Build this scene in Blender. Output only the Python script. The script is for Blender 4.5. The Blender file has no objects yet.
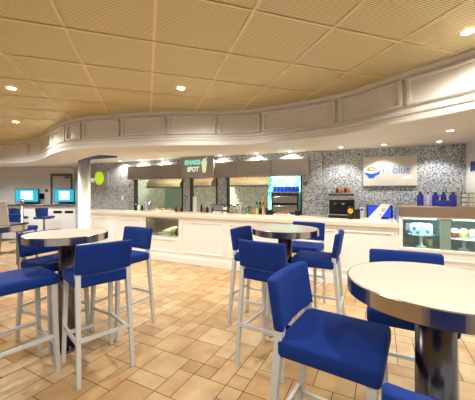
import bpy, bmesh, math, random
from mathutils import Vector, Matrix
random.seed(7)
PI = math.pi
SC = bpy.context.scene
COL = SC.collection
H = 1.45          # eye height
F = 280.0; PX = 237.5; HY = 193.0
def ray(px): return (px - PX) / F

# ------------------------------------------------------------------ frames
def frame(ox, oy, deg):
    a = math.radians(deg)
    return dict(o=(ox, oy), u=(math.cos(a), math.sin(a)), v=(-math.sin(a), math.cos(a)), a=a)
CF = frame(-.14, 5.30, -26)      # counter: x along the front, y into the counter
WF = frame(.270, 6.138, -23)     # tiled back wall
def W(fr, s, t): return (fr['o'][0] + s*fr['u'][0] + t*fr['v'][0], fr['o'][1] + s*fr['u'][1] + t*fr['v'][1])
def S(fr, px, t=0):
    r = ray(px); ox, oy = W(fr, 0, t)
    return (r*oy - ox) / (fr['u'][0] - r*fr['u'][1])
def Y_at(fr, px, t=0): return W(fr, S(fr, px, t), t)[1]

# ------------------------------------------------------------------ materials
def lin(c):
    return tuple((x/255/12.92) if x <= 10 else (((x/255)+.055)/1.055)**2.4 for x in c) + (1,)
def mat(name, rgb, rough=.5, metal=0, spec=.5, noise=0, nscale=8, bump=0, bscale=60, sheen=0, emit=None, estr=0, coat=0, trans=0):
    m = bpy.data.materials.new(name); m.use_nodes = True
    nt = m.node_tree; b = nt.nodes['Principled BSDF']
    col = lin(rgb)
    b.inputs['Base Color'].default_value = col
    b.inputs['Roughness'].default_value = rough
    b.inputs['Metallic'].default_value = metal
    b.inputs['Specular IOR Level'].default_value = spec
    if sheen:
        b.inputs['Sheen Weight'].default_value = sheen; b.inputs['Sheen Roughness'].default_value = .4
        b.inputs['Sheen Tint'].default_value = lin((90, 130, 230))
    if coat: b.inputs['Coat Weight'].default_value = coat
    if trans: b.inputs['Transmission Weight'].default_value = trans
    if emit:
        b.inputs['Emission Color'].default_value = lin(emit); b.inputs['Emission Strength'].default_value = estr
    tc = nt.nodes.new('ShaderNodeTexCoord')
    n = nt.nodes.new('ShaderNodeTexNoise'); n.inputs['Scale'].default_value = nscale; n.inputs['Detail'].default_value = 3
    nt.links.new(tc.outputs['Object'], n.inputs['Vector'])
    mx = nt.nodes.new('ShaderNodeMix'); mx.data_type = 'RGBA'
    k = max(noise, .02)
    mx.inputs['A'].default_value = tuple(max(0, x*(1-k)) for x in col[:3]) + (1,)
    mx.inputs['B'].default_value = tuple(min(1, x*(1+k)) for x in col[:3]) + (1,)
    nt.links.new(n.outputs['Fac'], mx.inputs['Factor']); nt.links.new(mx.outputs['Result'], b.inputs['Base Color'])
    if bump:
        n2 = nt.nodes.new('ShaderNodeTexNoise'); n2.inputs['Scale'].default_value = bscale
        nt.links.new(tc.outputs['Object'], n2.inputs['Vector'])
        bp = nt.nodes.new('ShaderNodeBump'); bp.inputs['Strength'].default_value = bump; bp.inputs['Distance'].default_value = .004
        nt.links.new(n2.outputs['Fac'], bp.inputs['Height']); nt.links.new(bp.outputs['Normal'], b.inputs['Normal'])
    return m

def mosaic(name, cols, tile=.017, grout=(170, 170, 165), axes='xz'):
    """small square glass tiles, each with a colour of its own"""
    m = bpy.data.materials.new(name); m.use_nodes = True
    nt = m.node_tree; b = nt.nodes['Principled BSDF']; b.inputs['Roughness'].default_value = .22
    N = nt.nodes.new; L = nt.links.new
    tc = N('ShaderNodeTexCoord')
    sc = N('ShaderNodeVectorMath'); sc.operation = 'SCALE'; sc.inputs['Scale'].default_value = 1/tile
    L(tc.outputs['Object'], sc.inputs[0])
    ad = N('ShaderNodeVectorMath'); ad.operation = 'ADD'; ad.inputs[1].default_value = (.37, .41, .43); L(sc.outputs[0], ad.inputs[0])
    fl = N('ShaderNodeVectorMath'); fl.operation = 'FLOOR'; L(ad.outputs[0], fl.inputs[0])
    wn = N('ShaderNodeTexWhiteNoise'); wn.noise_dimensions = '3D'; L(fl.outputs[0], wn.inputs['Vector'])
    rp = N('ShaderNodeValToRGB'); rp.color_ramp.interpolation = 'CONSTANT'
    e = rp.color_ramp.elements
    tot = sum(w for _, w in cols); acc = 0
    for i, (c, w) in enumerate(cols):
        if i < 2: el = e[i]; el.position = acc/tot
        else: el = e.new(acc/tot)
        el.color = lin(c); acc += w
    L(wn.outputs['Value'], rp.inputs['Fac'])
    fr = N('ShaderNodeVectorMath'); fr.operation = 'FRACTION'; L(ad.outputs[0], fr.inputs[0])
    sp = N('ShaderNodeSeparateXYZ'); L(fr.outputs[0], sp.inputs[0])
    outs = []
    for ax in axes:
        g = N('ShaderNodeMath'); g.operation = 'LESS_THAN'; g.inputs[1].default_value = .07
        L(sp.outputs[ax.upper()], g.inputs[0]); outs.append(g.outputs[0])
    mxm = N('ShaderNodeMath'); mxm.operation = 'MAXIMUM'; L(outs[0], mxm.inputs[0]); L(outs[1], mxm.inputs[1])
    mx = N('ShaderNodeMix'); mx.data_type = 'RGBA'; L(mxm.outputs[0], mx.inputs['Factor']); L(rp.outputs['Color'], mx.inputs['A'])
    mx.inputs['B'].default_value = lin(grout); L(mx.outputs['Result'], b.inputs['Base Color'])
    return m

def tile_floor_mat():
    m = bpy.data.materials.new('floor_tile_stone'); m.use_nodes = True
    nt = m.node_tree; b = nt.nodes['Principled BSDF']; b.inputs['Roughness'].default_value = .42
    N = nt.nodes.new; L = nt.links.new
    at = N('ShaderNodeAttribute'); at.attribute_name = 'tile_tone'
    rp = N('ShaderNodeValToRGB'); e = rp.color_ramp.elements
    e[0].position = 0; e[0].color = lin((184, 146, 98)); e[1].position = 1; e[1].color = lin((216, 190, 148))
    x = e.new(.5); x.color = lin((203, 168, 118))
    L(at.outputs['Fac'], rp.inputs['Fac'])
    tc = N('ShaderNodeTexCoord'); n = N('ShaderNodeTexNoise'); n.inputs['Scale'].default_value = 5; n.inputs['Detail'].default_value = 4
    L(tc.outputs['Object'], n.inputs['Vector'])
    mx = N('ShaderNodeMix'); mx.data_type = 'RGBA'; mx.blend_type = 'MULTIPLY'; mx.inputs['Factor'].default_value = .55
    r2 = N('ShaderNodeValToRGB'); r2.color_ramp.elements[0].position = .3; r2.color_ramp.elements[0].color = lin((210, 180, 146))
    r2.color_ramp.elements[1].position = .65; r2.color_ramp.elements[1].color = (1, 1, 1, 1)
    L(n.outputs['Fac'], r2.inputs['Fac']); L(rp.outputs['Color'], mx.inputs['A']); L(r2.outputs['Color'], mx.inputs['B'])
    L(mx.outputs['Result'], b.inputs['Base Color'])
    return m

def perforated_mat():
    """gold ceiling panel of fine ribs"""
    m = bpy.data.materials.new('ceiling_panel_gold'); m.use_nodes = True
    nt = m.node_tree; b = nt.nodes['Principled BSDF']; b.inputs['Roughness'].default_value = .5; b.inputs['Metallic'].default_value = .25
    N = nt.nodes.new; L = nt.links.new
    tc = N('ShaderNodeTexCoord'); sp = N('ShaderNodeSeparateXYZ'); L(tc.outputs['Object'], sp.inputs[0])
    def sine(sock, period):
        a = N('ShaderNodeMath'); a.operation = 'MULTIPLY'; a.inputs[1].default_value = 2*PI/period; L(sock, a.inputs[0])
        s = N('ShaderNodeMath'); s.operation = 'SINE'; L(a.outputs[0], s.inputs[0]); return s.outputs[0]
    s1 = sine(sp.outputs['Y'], .0155)
    ad = N('ShaderNodeMath'); ad.operation = 'MULTIPLY_ADD'; ad.inputs[1].default_value = .5; ad.inputs[2].default_value = .5; L(s1, ad.inputs[0])
    rp = N('ShaderNodeValToRGB'); e = rp.color_ramp.elements
    e[0].position = .25; e[0].color = lin((166, 148, 102)); e[1].position = .6; e[1].color = lin((236, 221, 174))
    L(ad.outputs[0], rp.inputs['Fac']); L(rp.outputs['Color'], b.inputs['Base Color'])
    return m

def thin_glass(name, tint=(235, 250, 250), k=.1):
    m = bpy.data.materials.new(name); m.use_nodes = True
    nt = m.node_tree; nt.nodes.remove(nt.nodes['Principled BSDF'])
    N = nt.nodes.new; L = nt.links.new
    t = N('ShaderNodeBsdfTransparent'); t.inputs['Color'].default_value = lin(tint)
    g = N('ShaderNodeBsdfGlossy'); g.inputs['Roughness'].default_value = .03
    mx = N('ShaderNodeMixShader'); mx.inputs[0].default_value = k
    L(t.outputs[0], mx.inputs[1]); L(g.outputs[0], mx.inputs[2]); L(mx.outputs[0], nt.nodes['Material Output'].inputs['Surface'])
    return m

M = dict(
    wall=mat('white_wall_paint', (226, 224, 218), .6),
    cream=mat('cream_lacquer', (240, 236, 228), .45),
    bulk=mat('bulkhead_paint', (218, 212, 201), .36),
    soffit=mat('soffit_paint', (226, 221, 210), .6),
    grout=mat('floor_grout', (70, 52, 38), .8),
    tile=tile_floor_mat(),
    ceil=perforated_mat(),
    tbar=mat('ceiling_runner_gold', (236, 216, 168), .45, .1),
    velvet=mat('blue_velvet', (8, 46, 122), .75, spec=.25, noise=.2, nscale=14, bump=.15, bscale=300, sheen=.2),
    shell=mat('blue_vinyl', (20, 52, 122), .5),
    leg=mat('pale_painted_wood', (206, 208, 206), .45, noise=.04),
    darkleg=mat('grey_metal_leg', (120, 118, 116), .4, .5),
    steel=mat('brushed_steel', (176, 172, 168), .24, 1, noise=.06, nscale=30),
    band=mat('canopy_steel', (164, 156, 146), .4, .85, noise=.05, nscale=4),
    goldsteel=mat('warm_hood_steel', (168, 150, 120), .3, 1, noise=.1, nscale=3),
    rim=mat('table_rim_steel', (188, 180, 170), .2, 1, noise=.05, nscale=40),
    pole=mat('dark_polished_column', (112, 108, 110), .22, 1),
    quartz=mat('speckled_quartz', (208, 200, 182), .34, noise=.1, nscale=220),
    mosaic=mosaic('blue_white_mosaic', [((206, 208, 200), 20), ((172, 180, 184), 22), ((140, 154, 174), 20), ((106, 122, 150), 16), ((64, 80, 120), 10), ((182, 176, 148), 16)]),
    mosaic_in=mosaic('green_cream_mosaic', [((226, 228, 204), 30), ((206, 216, 190), 20), ((160, 178, 176), 16), ((234, 232, 214), 20), ((112, 136, 168), 10)]),
    navy=mat('navy_paint', (18, 44, 130), .5),
    black=mat('black_plastic', (22, 22, 26), .35),
    dark=mat('dark_metal', (48, 46, 46), .35, .7),
    white=mat('white_ceramic', (240, 240, 236), .25),
    paper=mat('white_card', (236, 234, 230), .7),
    grey=mat('grey_sign_panel', (150, 150, 150), .4),
    beige=mat('beige_sign_panel', (198, 192, 180), .4),
    frame=mat('grey_brown_frame', (92, 86, 82), .5),
    doorm=mat('door_paint', (205, 200, 192), .5),
    steelblue=mat('steel_blue_letter', (92, 140, 186), .4),
    blueprint=mat('blue_letter', (24, 36, 118), .45),
    turq=mosaic('cyan_light_mosaic', [((120, 220, 215), 30), ((90, 200, 200), 20), ((170, 238, 228), 25), ((70, 180, 190), 12)], tile=.05, grout=(150, 225, 220)),  # cyan light on the partition put into its tile colours
    mint=mat('pale_green_steel', (150, 176, 160), .35, .5),
    kblue=mat('cobalt_plastic', (20, 84, 214), .35),
    cobalt=mat('deep_blue_bottle', (22, 30, 140), .2, coat=.5),
    lav=mat('lavender_bottle', (176, 172, 214), .25),
    amber=mat('amber_syrup', (190, 130, 60), .2),
    redcap=mat('dark_red_plastic', (120, 20, 20), .35),
    yellow=mat('yellow_plastic', (222, 170, 40), .4),
    orange=mat('orange_food', (206, 120, 50), .6, noise=.3, nscale=30),
    wood=mat('pale_wood', (206, 176, 126), .5),
    latte=mat('latte_brown', (166, 126, 78), .5),
    bread=mat('pastry', (186, 150, 120), .8, noise=.25, nscale=40),
    green=mat('green_glaze', (110, 160, 70), .4),
    red=mat('red_glaze', (170, 20, 36), .3),
    lemon=mat('lemon_cream', (232, 216, 130), .5),
    icing=mat('white_icing', (244, 244, 244), .5),
    ciel=mat('blue_icing', (40, 150, 190), .5),
    socket=mat('brown_plate', (120, 84, 56), .5),
    caselin=mat('case_lining', (118, 138, 142), .4),
    scr=mat('screen_glow', (40, 150, 175), .3, emit=(30, 165, 195), estr=.6),
    scrw=mat('screen_white_window', (230, 245, 250), .3, emit=(165, 225, 235), estr=.5),
    scrb=mat('screen_blue_glow', (30, 60, 220), .3, emit=(30, 70, 235), estr=.9),
    lamp=mat('lamp_glow', (255, 246, 226), .3, emit=(255, 244, 222), estr=12),
    lime=mat('lime_sign_glow', (180, 212, 40), .4, emit=(170, 215, 30), estr=.55),
    mintglow=mat('mint_sign_letters', (150, 232, 215), .4, emit=(110, 215, 195), estr=.5),
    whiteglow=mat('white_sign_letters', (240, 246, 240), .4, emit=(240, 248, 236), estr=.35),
    creamglow=mat('cream_sign_letters', (226, 232, 200), .4, emit=(226, 232, 196), estr=.4),
    striplight=mat('cool_strip_glow', (230, 255, 250), .4, emit=(215, 255, 248), estr=5),
    glass=thin_glass('case_glass'),
    lglass=thin_glass('jar_glass', (225, 232, 230), .2),
)

def brushed(m, k):
    nt = m.node_tree; b = nt.nodes['Principled BSDF']; b.inputs['Anisotropic'].default_value = k
    t = nt.nodes.new('ShaderNodeTangent'); t.direction_type = 'RADIAL'; t.axis = 'Z'; nt.links.new(t.outputs['Tangent'], b.inputs['Tangent'])
brushed(M['band'], .85)
# ------------------------------------------------------------------ mesh helpers
def bm_new(): return bmesh.new()
def box(bm, x0, x1, y0, y1, z0, z1, bev=0, seg=2, mi=0):
    b = bmesh.new()
    bmesh.ops.create_cube(b, size=1)
    for v in b.verts: v.co = Vector(((x0+x1)/2 + v.co.x*(x1-x0), (y0+y1)/2 + v.co.y*(y1-y0), (z0+z1)/2 + v.co.z*(z1-z0)))
    if bev: bmesh.ops.bevel(b, geom=list(b.edges), offset=bev, segments=seg, profile=.5, affect='EDGES')
    merge(bm, b, mi)
def merge(bm, b, mi=0, mtx=None):
    if mtx is not None: bmesh.ops.transform(b, matrix=mtx, verts=list(b.verts))
    vm = {v: bm.verts.new(v.co) for v in b.verts}
    for f in b.faces:
        try:
            nf = bm.faces.new([vm[v] for v in f.verts]); nf.material_index = mi; nf.smooth = f.smooth
        except ValueError: pass
    b.free()
def lathe(bm, prof, x=0, y=0, z=0, n=24, mi=0, smooth=True, cap=True):
    """prof: list of (radius, z)"""
    rings = []
    for r, h in prof:
        rings.append([bm.verts.new((x + r*math.cos(2*PI*k/n), y + r*math.sin(2*PI*k/n), z + h)) for k in range(n)])
    for a, b in zip(rings, rings[1:]):
        for k in range(n):
            f = bm.faces.new((a[k], a[(k+1) % n], b[(k+1) % n], b[k])); f.smooth = smooth; f.material_index = mi
    if cap:
        if prof[0][0] > 1e-5: bm.faces.new(list(reversed(rings[0]))).material_index = mi
        if prof[-1][0] > 1e-5: bm.faces.new(rings[-1]).material_index = mi
def bar(bm, p, q, w0, w1=None, mi=0, up=(0, 0, 1), d0=None, d1=None):
    """square bar from p to q, tapering from w0 to w1"""
    p, q = Vector(p), Vector(q); w1 = w0 if w1 is None else w1
    d0 = d0 or w0; d1 = d1 or w1
    d = (q-p).normalized(); u = Vector(up)
    if abs(d.dot(u)) > .9: u = Vector((0, 1, 0))
    a = d.cross(u).normalized(); c = a.cross(d).normalized()
    vs = []
    for pt, w, dd in ((p, w0, d0), (q, w1, d1)):
        vs.append([bm.verts.new(pt + a*sx*w/2 + c*sy*dd/2) for sx, sy in ((-1, -1), (1, -1), (1, 1), (-1, 1))])
    for k in range(4): bm.faces.new((vs[0][k], vs[0][(k+1) % 4], vs[1][(k+1) % 4], vs[1][k])).material_index = mi
    bm.faces.new(list(reversed(vs[0]))).material_index = mi; bm.faces.new(vs[1]).material_index = mi
def tube(bm, pts, r, n=10, mi=0):
    pts = [Vector(p) for p in pts]; rings = []
    for i, p in enumerate(pts):
        d = (pts[min(i+1, len(pts)-1)] - pts[max(i-1, 0)]).normalized()
        u = Vector((0, 0, 1)) if abs(d.z) < .9 else Vector((1, 0, 0))
        a = d.cross(u).normalized(); c = a.cross(d)
        rings.append([bm.verts.new(p + (a*math.cos(2*PI*k/n) + c*math.sin(2*PI*k/n))*r) for k in range(n)])
    for a, b in zip(rings, rings[1:]):
        for k in range(n):
            f = bm.faces.new((a[k], a[(k+1) % n], b[(k+1) % n], b[k])); f.smooth = True; f.material_index = mi
    bm.faces.new(list(reversed(rings[0]))); bm.faces.new(rings[-1])
def prism(bm, pts, z0, z1, mi=0):
    lo = [bm.verts.new((x, y, z0)) for x, y in pts]; hi = [bm.verts.new((x, y, z1)) for x, y in pts]
    n = len(pts)
    for k in range(n): bm.faces.new((lo[k], lo[(k+1) % n], hi[(k+1) % n], hi[k])).material_index = mi
    bm.faces.new(list(reversed(lo))).material_index = mi; bm.faces.new(hi).material_index = mi
def obj(name, bm, mats, parent=None, loc=(0, 0, 0), rz=0):
    bmesh.ops.recalc_face_normals(bm, faces=list(bm.faces))
    me = bpy.data.meshes.new(name); bm.to_mesh(me); bm.free()
    for m in (mats if isinstance(mats, (list, tuple)) else [mats]): me.materials.append(m)
    o = bpy.data.objects.new(name, me); COL.objects.link(o)
    o.location = loc; o.rotation_euler = (0, 0, rz)
    if parent: o.parent = parent
    return o
def tag(o, label, cat, group=None):
    o['label'] = label; o['category'] = cat
    if group: o['group'] = group
    return o
def thing(name, label, cat, loc=(0, 0, 0), rz=0, group=None):
    o = bpy.data.objects.new(name, None); o.empty_display_size = .1; COL.objects.link(o)
    o.location = loc; o.rotation_euler = (0, 0, rz)
    return tag(o, label, cat, group)
def struct(name, bm, mats, loc=(0, 0, 0), rz=0, parent=None):
    o = obj(name, bm, mats, parent, loc, rz)
    if not parent: o['kind'] = 'structure'
    return o
def copy_tree(o, label, loc, rz, group=None):
    c = o.copy(); COL.objects.link(c); c.location = loc; c.rotation_euler = (0, 0, rz); c['label'] = label
    if group: c['group'] = group
    for ch in list(o.children):
        d = ch.copy(); COL.objects.link(d); d.parent = c
        for g in list(ch.children):
            e = g.copy(); COL.objects.link(e); e.parent = d
    return c
def text_mesh(name, body, size, material, parent, mtx, depth=.006, shear=0, bold=0, fit=None):
    cu = bpy.data.curves.new('lettering', 'FONT'); cu.body = body; cu.size = size; cu.extrude = depth; cu.shear = shear; cu.offset = bold
    cu.align_x = 'CENTER'; cu.align_y = 'CENTER'
    t = bpy.data.objects.new('lettering', cu); COL.objects.link(t)
    dg = bpy.context.evaluated_depsgraph_get()
    me = bpy.data.meshes.new_from_object(t.evaluated_get(dg))
    if fit:
        xs = [v.co.x for v in me.vertices]; ys = [v.co.y for v in me.vertices]
        cx, cy, kx, ky = (max(xs)+min(xs))/2, (max(ys)+min(ys))/2, fit[0]/(max(xs)-min(xs)), fit[1]/(max(ys)-min(ys))
        for v in me.vertices: v.co.x = (v.co.x-cx)*kx; v.co.y = (v.co.y-cy)*ky
    bpy.data.objects.remove(t); me.materials.clear(); me.materials.append(material)
    o = bpy.data.objects.new(name, me); COL.objects.link(o); o.parent = parent; o.matrix_local = mtx
    return o
UPRIGHT = Matrix.Rotation(PI/2, 4, 'X')      # lettering standing up, read from -y

# ------------------------------------------------------------------ floor of mixed stone tiles
def build_floor():
    bm = bm_new(); lay = bm.faces.layers.float.new('tile_tone')
    a = math.radians(27.2)
    U = .146; n = 112; half = n//2
    grid = [[0]*n for _ in range(n)]
    g = .0028
    cy = 4.2
    x0, x1, y0, y1 = -9.6, 5.6, -2.6, 11.0
    rot = lambda x, y: (x*math.cos(a) + y*math.sin(a) , -x*math.sin(a) + y*math.cos(a) + cy)
    for j in range(n):
        for i in range(n):
            if grid[j][i]: continue
            def free(w, h): return i+w <= n and j+h <= n and all(not grid[j+q][i+p] for p in range(w) for q in range(h))
            opts = [(2, 2, 5), (2, 1, 2.2), (1, 2, 2.2), (1, 1, 1.3)]
            opts = [(w, h, k) for w, h, k in opts if free(w, h)]
            r = random.random()*sum(k for *_, k in opts)
            for w, h, k in opts:
                r -= k
                if r <= 0: break
            for p in range(w):
                for q in range(h): grid[j+q][i+p] = 1
            X, Y = (i-half)*U, (j-half)*U
            c = rot(X + w*U/2, Y + h*U/2)
            if not (x0 < c[0] < x1 and y0 < c[1] < y1): continue
            vs = [bm.verts.new(rot(x, y) + (0,)) for x, y in ((X+g, Y+g), (X+w*U-g, Y+g), (X+w*U-g, Y+h*U-g), (X+g, Y+h*U-g))]
            f = bm.faces.new(vs); f.material_index = 0; f[lay] = random.betavariate(2, 2)
    vs = [bm.verts.new((x, y, -.0025)) for x, y in ((x0, y0), (x1, y0), (x1, y1), (x0, y1))]
    f = bm.faces.new(vs); f.material_index = 1
    return struct('floor', bm, [M['tile'], M['grout']])
build_floor()

# ------------------------------------------------------------------ gold ceiling of square panels
ZC = 2.60
def build_ceiling():
    bm = bm_new()
    hx, gy = .592, .575; b = .011
    for i in range(-18, 14):
        for j in range(-10, 20):
            X, Y = .045 + i*hx, 2.225 + j*gy
            vs = [bm.verts.new((x, y, .0)) for x, y in ((X+b, Y+b), (X+hx-b, Y+b), (X+hx-b, Y+gy-b), (X+b, Y+gy-b))]
            bm.faces.new(vs).material_index = 0
            for (xa, xb, ya, yb) in ((X-b, X+b, Y+b, Y+gy-b), (X-b, X+hx-b, Y-b, Y+b)):
                bm.faces.new([bm.verts.new((x, y, -.004)) for x, y in ((xa, ya), (xb, ya), (xb, yb), (xa, yb))]).material_index = 1
    box(bm, -10.6, 8.4, -3.6, 13.7, .03, .08, mi=1)
    return struct('ceiling', bm, [M['ceil'], M['tbar']], (0, 0, ZC), math.radians(17.8))
build_ceiling()

# ------------------------------------------------------------------ curved bulkhead
CTRL = [(-8.4, 7.0), (-6.8, 6.72), (-5.46, 6.44), (-4.25, 5.96), (-3.24, 4.93), (-2.65, 4.43), (-2.06, 4.18), (-1.0, 3.98), (0, 3.93), (.35, 3.79), (1.17, 3.30), (1.58, 2.72), (1.93, 2.22), (2.3, 1.3), (2.45, .3), (2.5, -1.0), (2.5, -2.6)]
def catmull(P, n=8):
    out = []
    for i in range(len(P)-1):
        p0, p1, p2, p3 = (Vector(P[max(0, min(len(P)-1, i+k))]) for k in (-1, 0, 1, 2))
        for k in range(n):
            t = k/n
            out.append(.5*((2*p1) + (p2-p0)*t + (2*p0-5*p1+4*p2-p3)*t*t + (3*p1-p0-3*p2+p3)*t**3))
    out.append(Vector(P[-1])); return out
CURVE = catmull(CTRL, 10)
for _ in range(3):
    CURVE = [CURVE[0]] + [(CURVE[i-1] + CURVE[i]*2 + CURVE[i+1])/4 for i in range(1, len(CURVE)-1)] + [CURVE[-1]]
def normals(C):
    out = []
    for i in range(len(C)):
        d = (C[min(i+1, len(C)-1)] - C[max(i-1, 0)]).normalized(); out.append(Vector((d.y, -d.x)))   # towards the viewer
    return out
NORM = normals(CURVE)
def sweep(bm, prof, i0=0, i1=None, mi=0, closed=False, smooth=True):
    i1 = len(CURVE)-1 if i1 is None else i1
    rows = []
    for i in range(i0, i1+1):
        rows.append([bm.verts.new((CURVE[i].x + NORM[i].x*o, CURVE[i].y + NORM[i].y*o, z)) for o, z in prof])
    m = len(prof)
    for a, b in zip(rows, rows[1:]):
        for k in range(m if closed else m-1):
            f = bm.faces.new((a[k], b[k], b[(k+1) % m], a[(k+1) % m])); f.material_index = mi
    if closed:
        bm.faces.new(rows[0]); bm.faces.new(list(reversed(rows[-1])))
ZL, ZS = 2.115, 2.29
def build_bulkhead():
    bm = bm_new()
    sweep(bm, [(.03, 2.60), (.03, 2.575), (.012, 2.555), (0, 2.55), (0, 2.245), (.02, 2.238), (.045, 2.215), (.045, 2.195), (.03, 2.185), (.03, 2.15), (.055, 2.135), (.055, 2.118), (.04, ZL), (-.52, ZL), (-.52, ZS+.01)])
    o = struct('bulkhead', bm, M['bulk'])
    # arc length, and the curve index nearest a picture column
    def idx(px):
        best = min(range(len(CURVE)), key=lambda i: abs(CURVE[i].x/CURVE[i].y - ray(px)) if CURVE[i].y > .3 else 99)
        return best
    L = [0]
    for a, b in zip(CURVE, CURVE[1:]): L.append(L[-1] + (b-a).length)
    def at(s):
        s = max(0, min(L[-1]-1e-4, s)); i = max(k for k in range(len(L)) if L[k] <= s); t = (s-L[i])/max(1e-9, (L[i+1]-L[i]))
        p = CURVE[i].lerp(CURVE[i+1], t); n = NORM[i].lerp(NORM[i+1], t).normalized(); return p, n
    def s_of(px):
        r = ray(px)
        for i in range(len(CURVE)-1):
            fa = CURVE[i].x - r*CURVE[i].y; fb = CURVE[i+1].x - r*CURVE[i+1].y
            if fa <= 0 < fb and CURVE[i].y > 0: return L[i] + (L[i+1]-L[i])*(-fa)/(fb-fa)
    marks = [s_of(p) for p in (-60, 1, 29, 42, 52.5, 67, 83, 121, 167, 217, 262, 338, 406)]
    marks += [marks[-1] + .86*k for k in range(1, 5)]
    bm = bm_new()
    for a, b in zip(marks, marks[1:]):
        if a is None or b is None: continue
        a2, b2 = a + .022, b - .022
        n = max(2, int((b2-a2)/.06))
        z0, z1 = 2.275, 2.535; w = .03
        def strip(sa, sb, za, zb, n):
            rows = []
            for k in range(n+1):
                p, nn = at(sa + (sb-sa)*k/n)
                rows.append([bm.verts.new((p.x + nn.x*o_, p.y + nn.y*o_, z)) for o_, z in ((0, za), (.036, za+.008), (.036, zb-.008), (0, zb))])
            for r0, r1 in zip(rows, rows[1:]):
                for k in range(3): bm.faces.new((r0[k], r1[k], r1[k+1], r0[k+1]))
            bm.faces.new(rows[0]); bm.faces.new(list(reversed(rows[-1])))
        strip(a2, b2, z0, z0+w, n); strip(a2, b2, z1-w, z1, n)
        strip(a2, a2+w, z0, z1, 1); strip(b2-w, b2, z0, z1, 1)
    struct('panel_moulding', bm, M['bulk'], parent=o)
    # flat soffit behind it
    bm = bm_new()
    pts = [(CURVE[i].x - NORM[i].x*.5, CURVE[i].y - NORM[i].y*.5) for i in range(0, len(CURVE), 3)]
    pts = [p for p in pts if p[1] > -2.5] + [(6.4, -2.5), (6.4, 10.6), (-9.6, 10.6), (-9.6, 7.2)]
    es = []; vs = [bm.verts.new((x, y, ZS)) for x, y in pts]
    for k in range(len(vs)): es.append(bm.edges.new((vs[k], vs[(k+1) % len(vs)])))
    bmesh.ops.triangle_fill(bm, edges=es, use_beauty=True)
    s = struct('ceiling_soffit', bm, M['soffit'])
build_bulkhead()

# ------------------------------------------------------------------ walls
sA0, sA1 = S(WF, 134.5), S(WF, 183)
sB0, sB1 = S(WF, 190.5), S(WF, 217.5)
sC0, sC1 = S(WF, 227), S(WF, 302)
sL, sE, sR = S(WF, 77), S(WF, 322), S(WF, 466, .12)
ZT = 1.80     # head of the serving hatches (hidden behind the canopy)
WLOC = (WF['o'][0], WF['o'][1], 0)
def back_wall():
    bm = bm_new(); d = .12
    def seg(a, b, z0, z1, t0=0, t1=d): box(bm, a, b, t0, t1, z0, z1)
    seg(sL, sA0, 0, ZS+.02); seg(sA1, sB0, 0, ZS+.02); seg(sB1, sC0, 0, ZS+.02); seg(sC1, sE, 0, ZS+.02)
    for a, b in ((sA0, sA1), (sB0, sB1), (sC0, sC1)): seg(a, b, 0, .94); seg(a, b, ZT, ZS+.02)
    struct('wall_back', bm, M['mosaic'], WLOC, WF['a'])
    bm = bm_new(); box(bm, sE-.05, sR+.2, .12, .24, 0, ZS+.02)
    struct('wall_cafe', bm, M['mosaic'], WLOC, WF['a'])
    bm = bm_new(); box(bm, sR, sR+.12, -4.5, .12, 0, ZS+.02)
    struct('wall_right', bm, M['wall'], WLOC, WF['a'])
    # return of the tiled wall and the white far wall with its door
    a = Vector(W(WF, sL, 0)); b = Vector((-5.50, 9.4)); d = b-a; ang = math.atan2(d.y, d.x)
    bm = bm_new(); box(bm, 0, d.length, -.1, 0, 0, ZS+.02)
    struct('wall_return', bm, M['mosaic'], (a.x, a.y, 0), ang)
    bm = bm_new(); box(bm, -9.6, -4.9, 9.35, 9.47, 0, ZS+.02)
    struct('wall_far', bm, M['wall'])
    bm = bm_new(); box(bm, -9.6, -9.48, -2.6, 9.4, 0, ZC)
    struct('wall_left', bm, M['wall'])
    # door in the far wall
    Yd = 9.35; xa, xb = ray(51.5)*Yd, ray(72.5)*Yd
    bm = bm_new(); box(bm, xa+.05, xb-.05, Yd-.02, Yd+.03, 0, 2.0, .004)
    dr = struct('door_1', bm, M['doorm'])
    bm = bm_new(); w = .035
    box(bm, xa, xa+w, Yd-.05, Yd+.02, 0, 2.07); box(bm, xb-w, xb, Yd-.05, Yd+.02, 0, 2.07); box(bm, xa, xb, Yd-.051, Yd+.02, 2.02, 2.09)
    struct('door_frame', bm, M['frame'], parent=dr)
    bm = bm_new(); box(bm, xa+.46, xa+.62, Yd-.06, Yd-.02, 1.95, 1.985, .006)
    struct('door_closer', bm, M['dark'], parent=dr)
    # navy cove under the soffit at the end of the tiled wall
    bm = bm_new()
    prism(bm, [(ray(72)*5.95, 5.95), (ray(117)*6.35, 6.35), (ray(117)*6.5, 6.5), (ray(72)*7.2, 7.2)], ZS-.02, ZS+.01)
    struct('trim_1', bm, M['navy'])
back_wall()

def column():
    X, Y = ray(84.3)*6.55, 6.55
    bm = bm_new(); lathe(bm, [(.15, 0), (.15, .1), (.13, .12), (.13, ZS+.01)], n=32)
    struct('column', bm, M['cream'], (X, Y, 0))
column()

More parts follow.
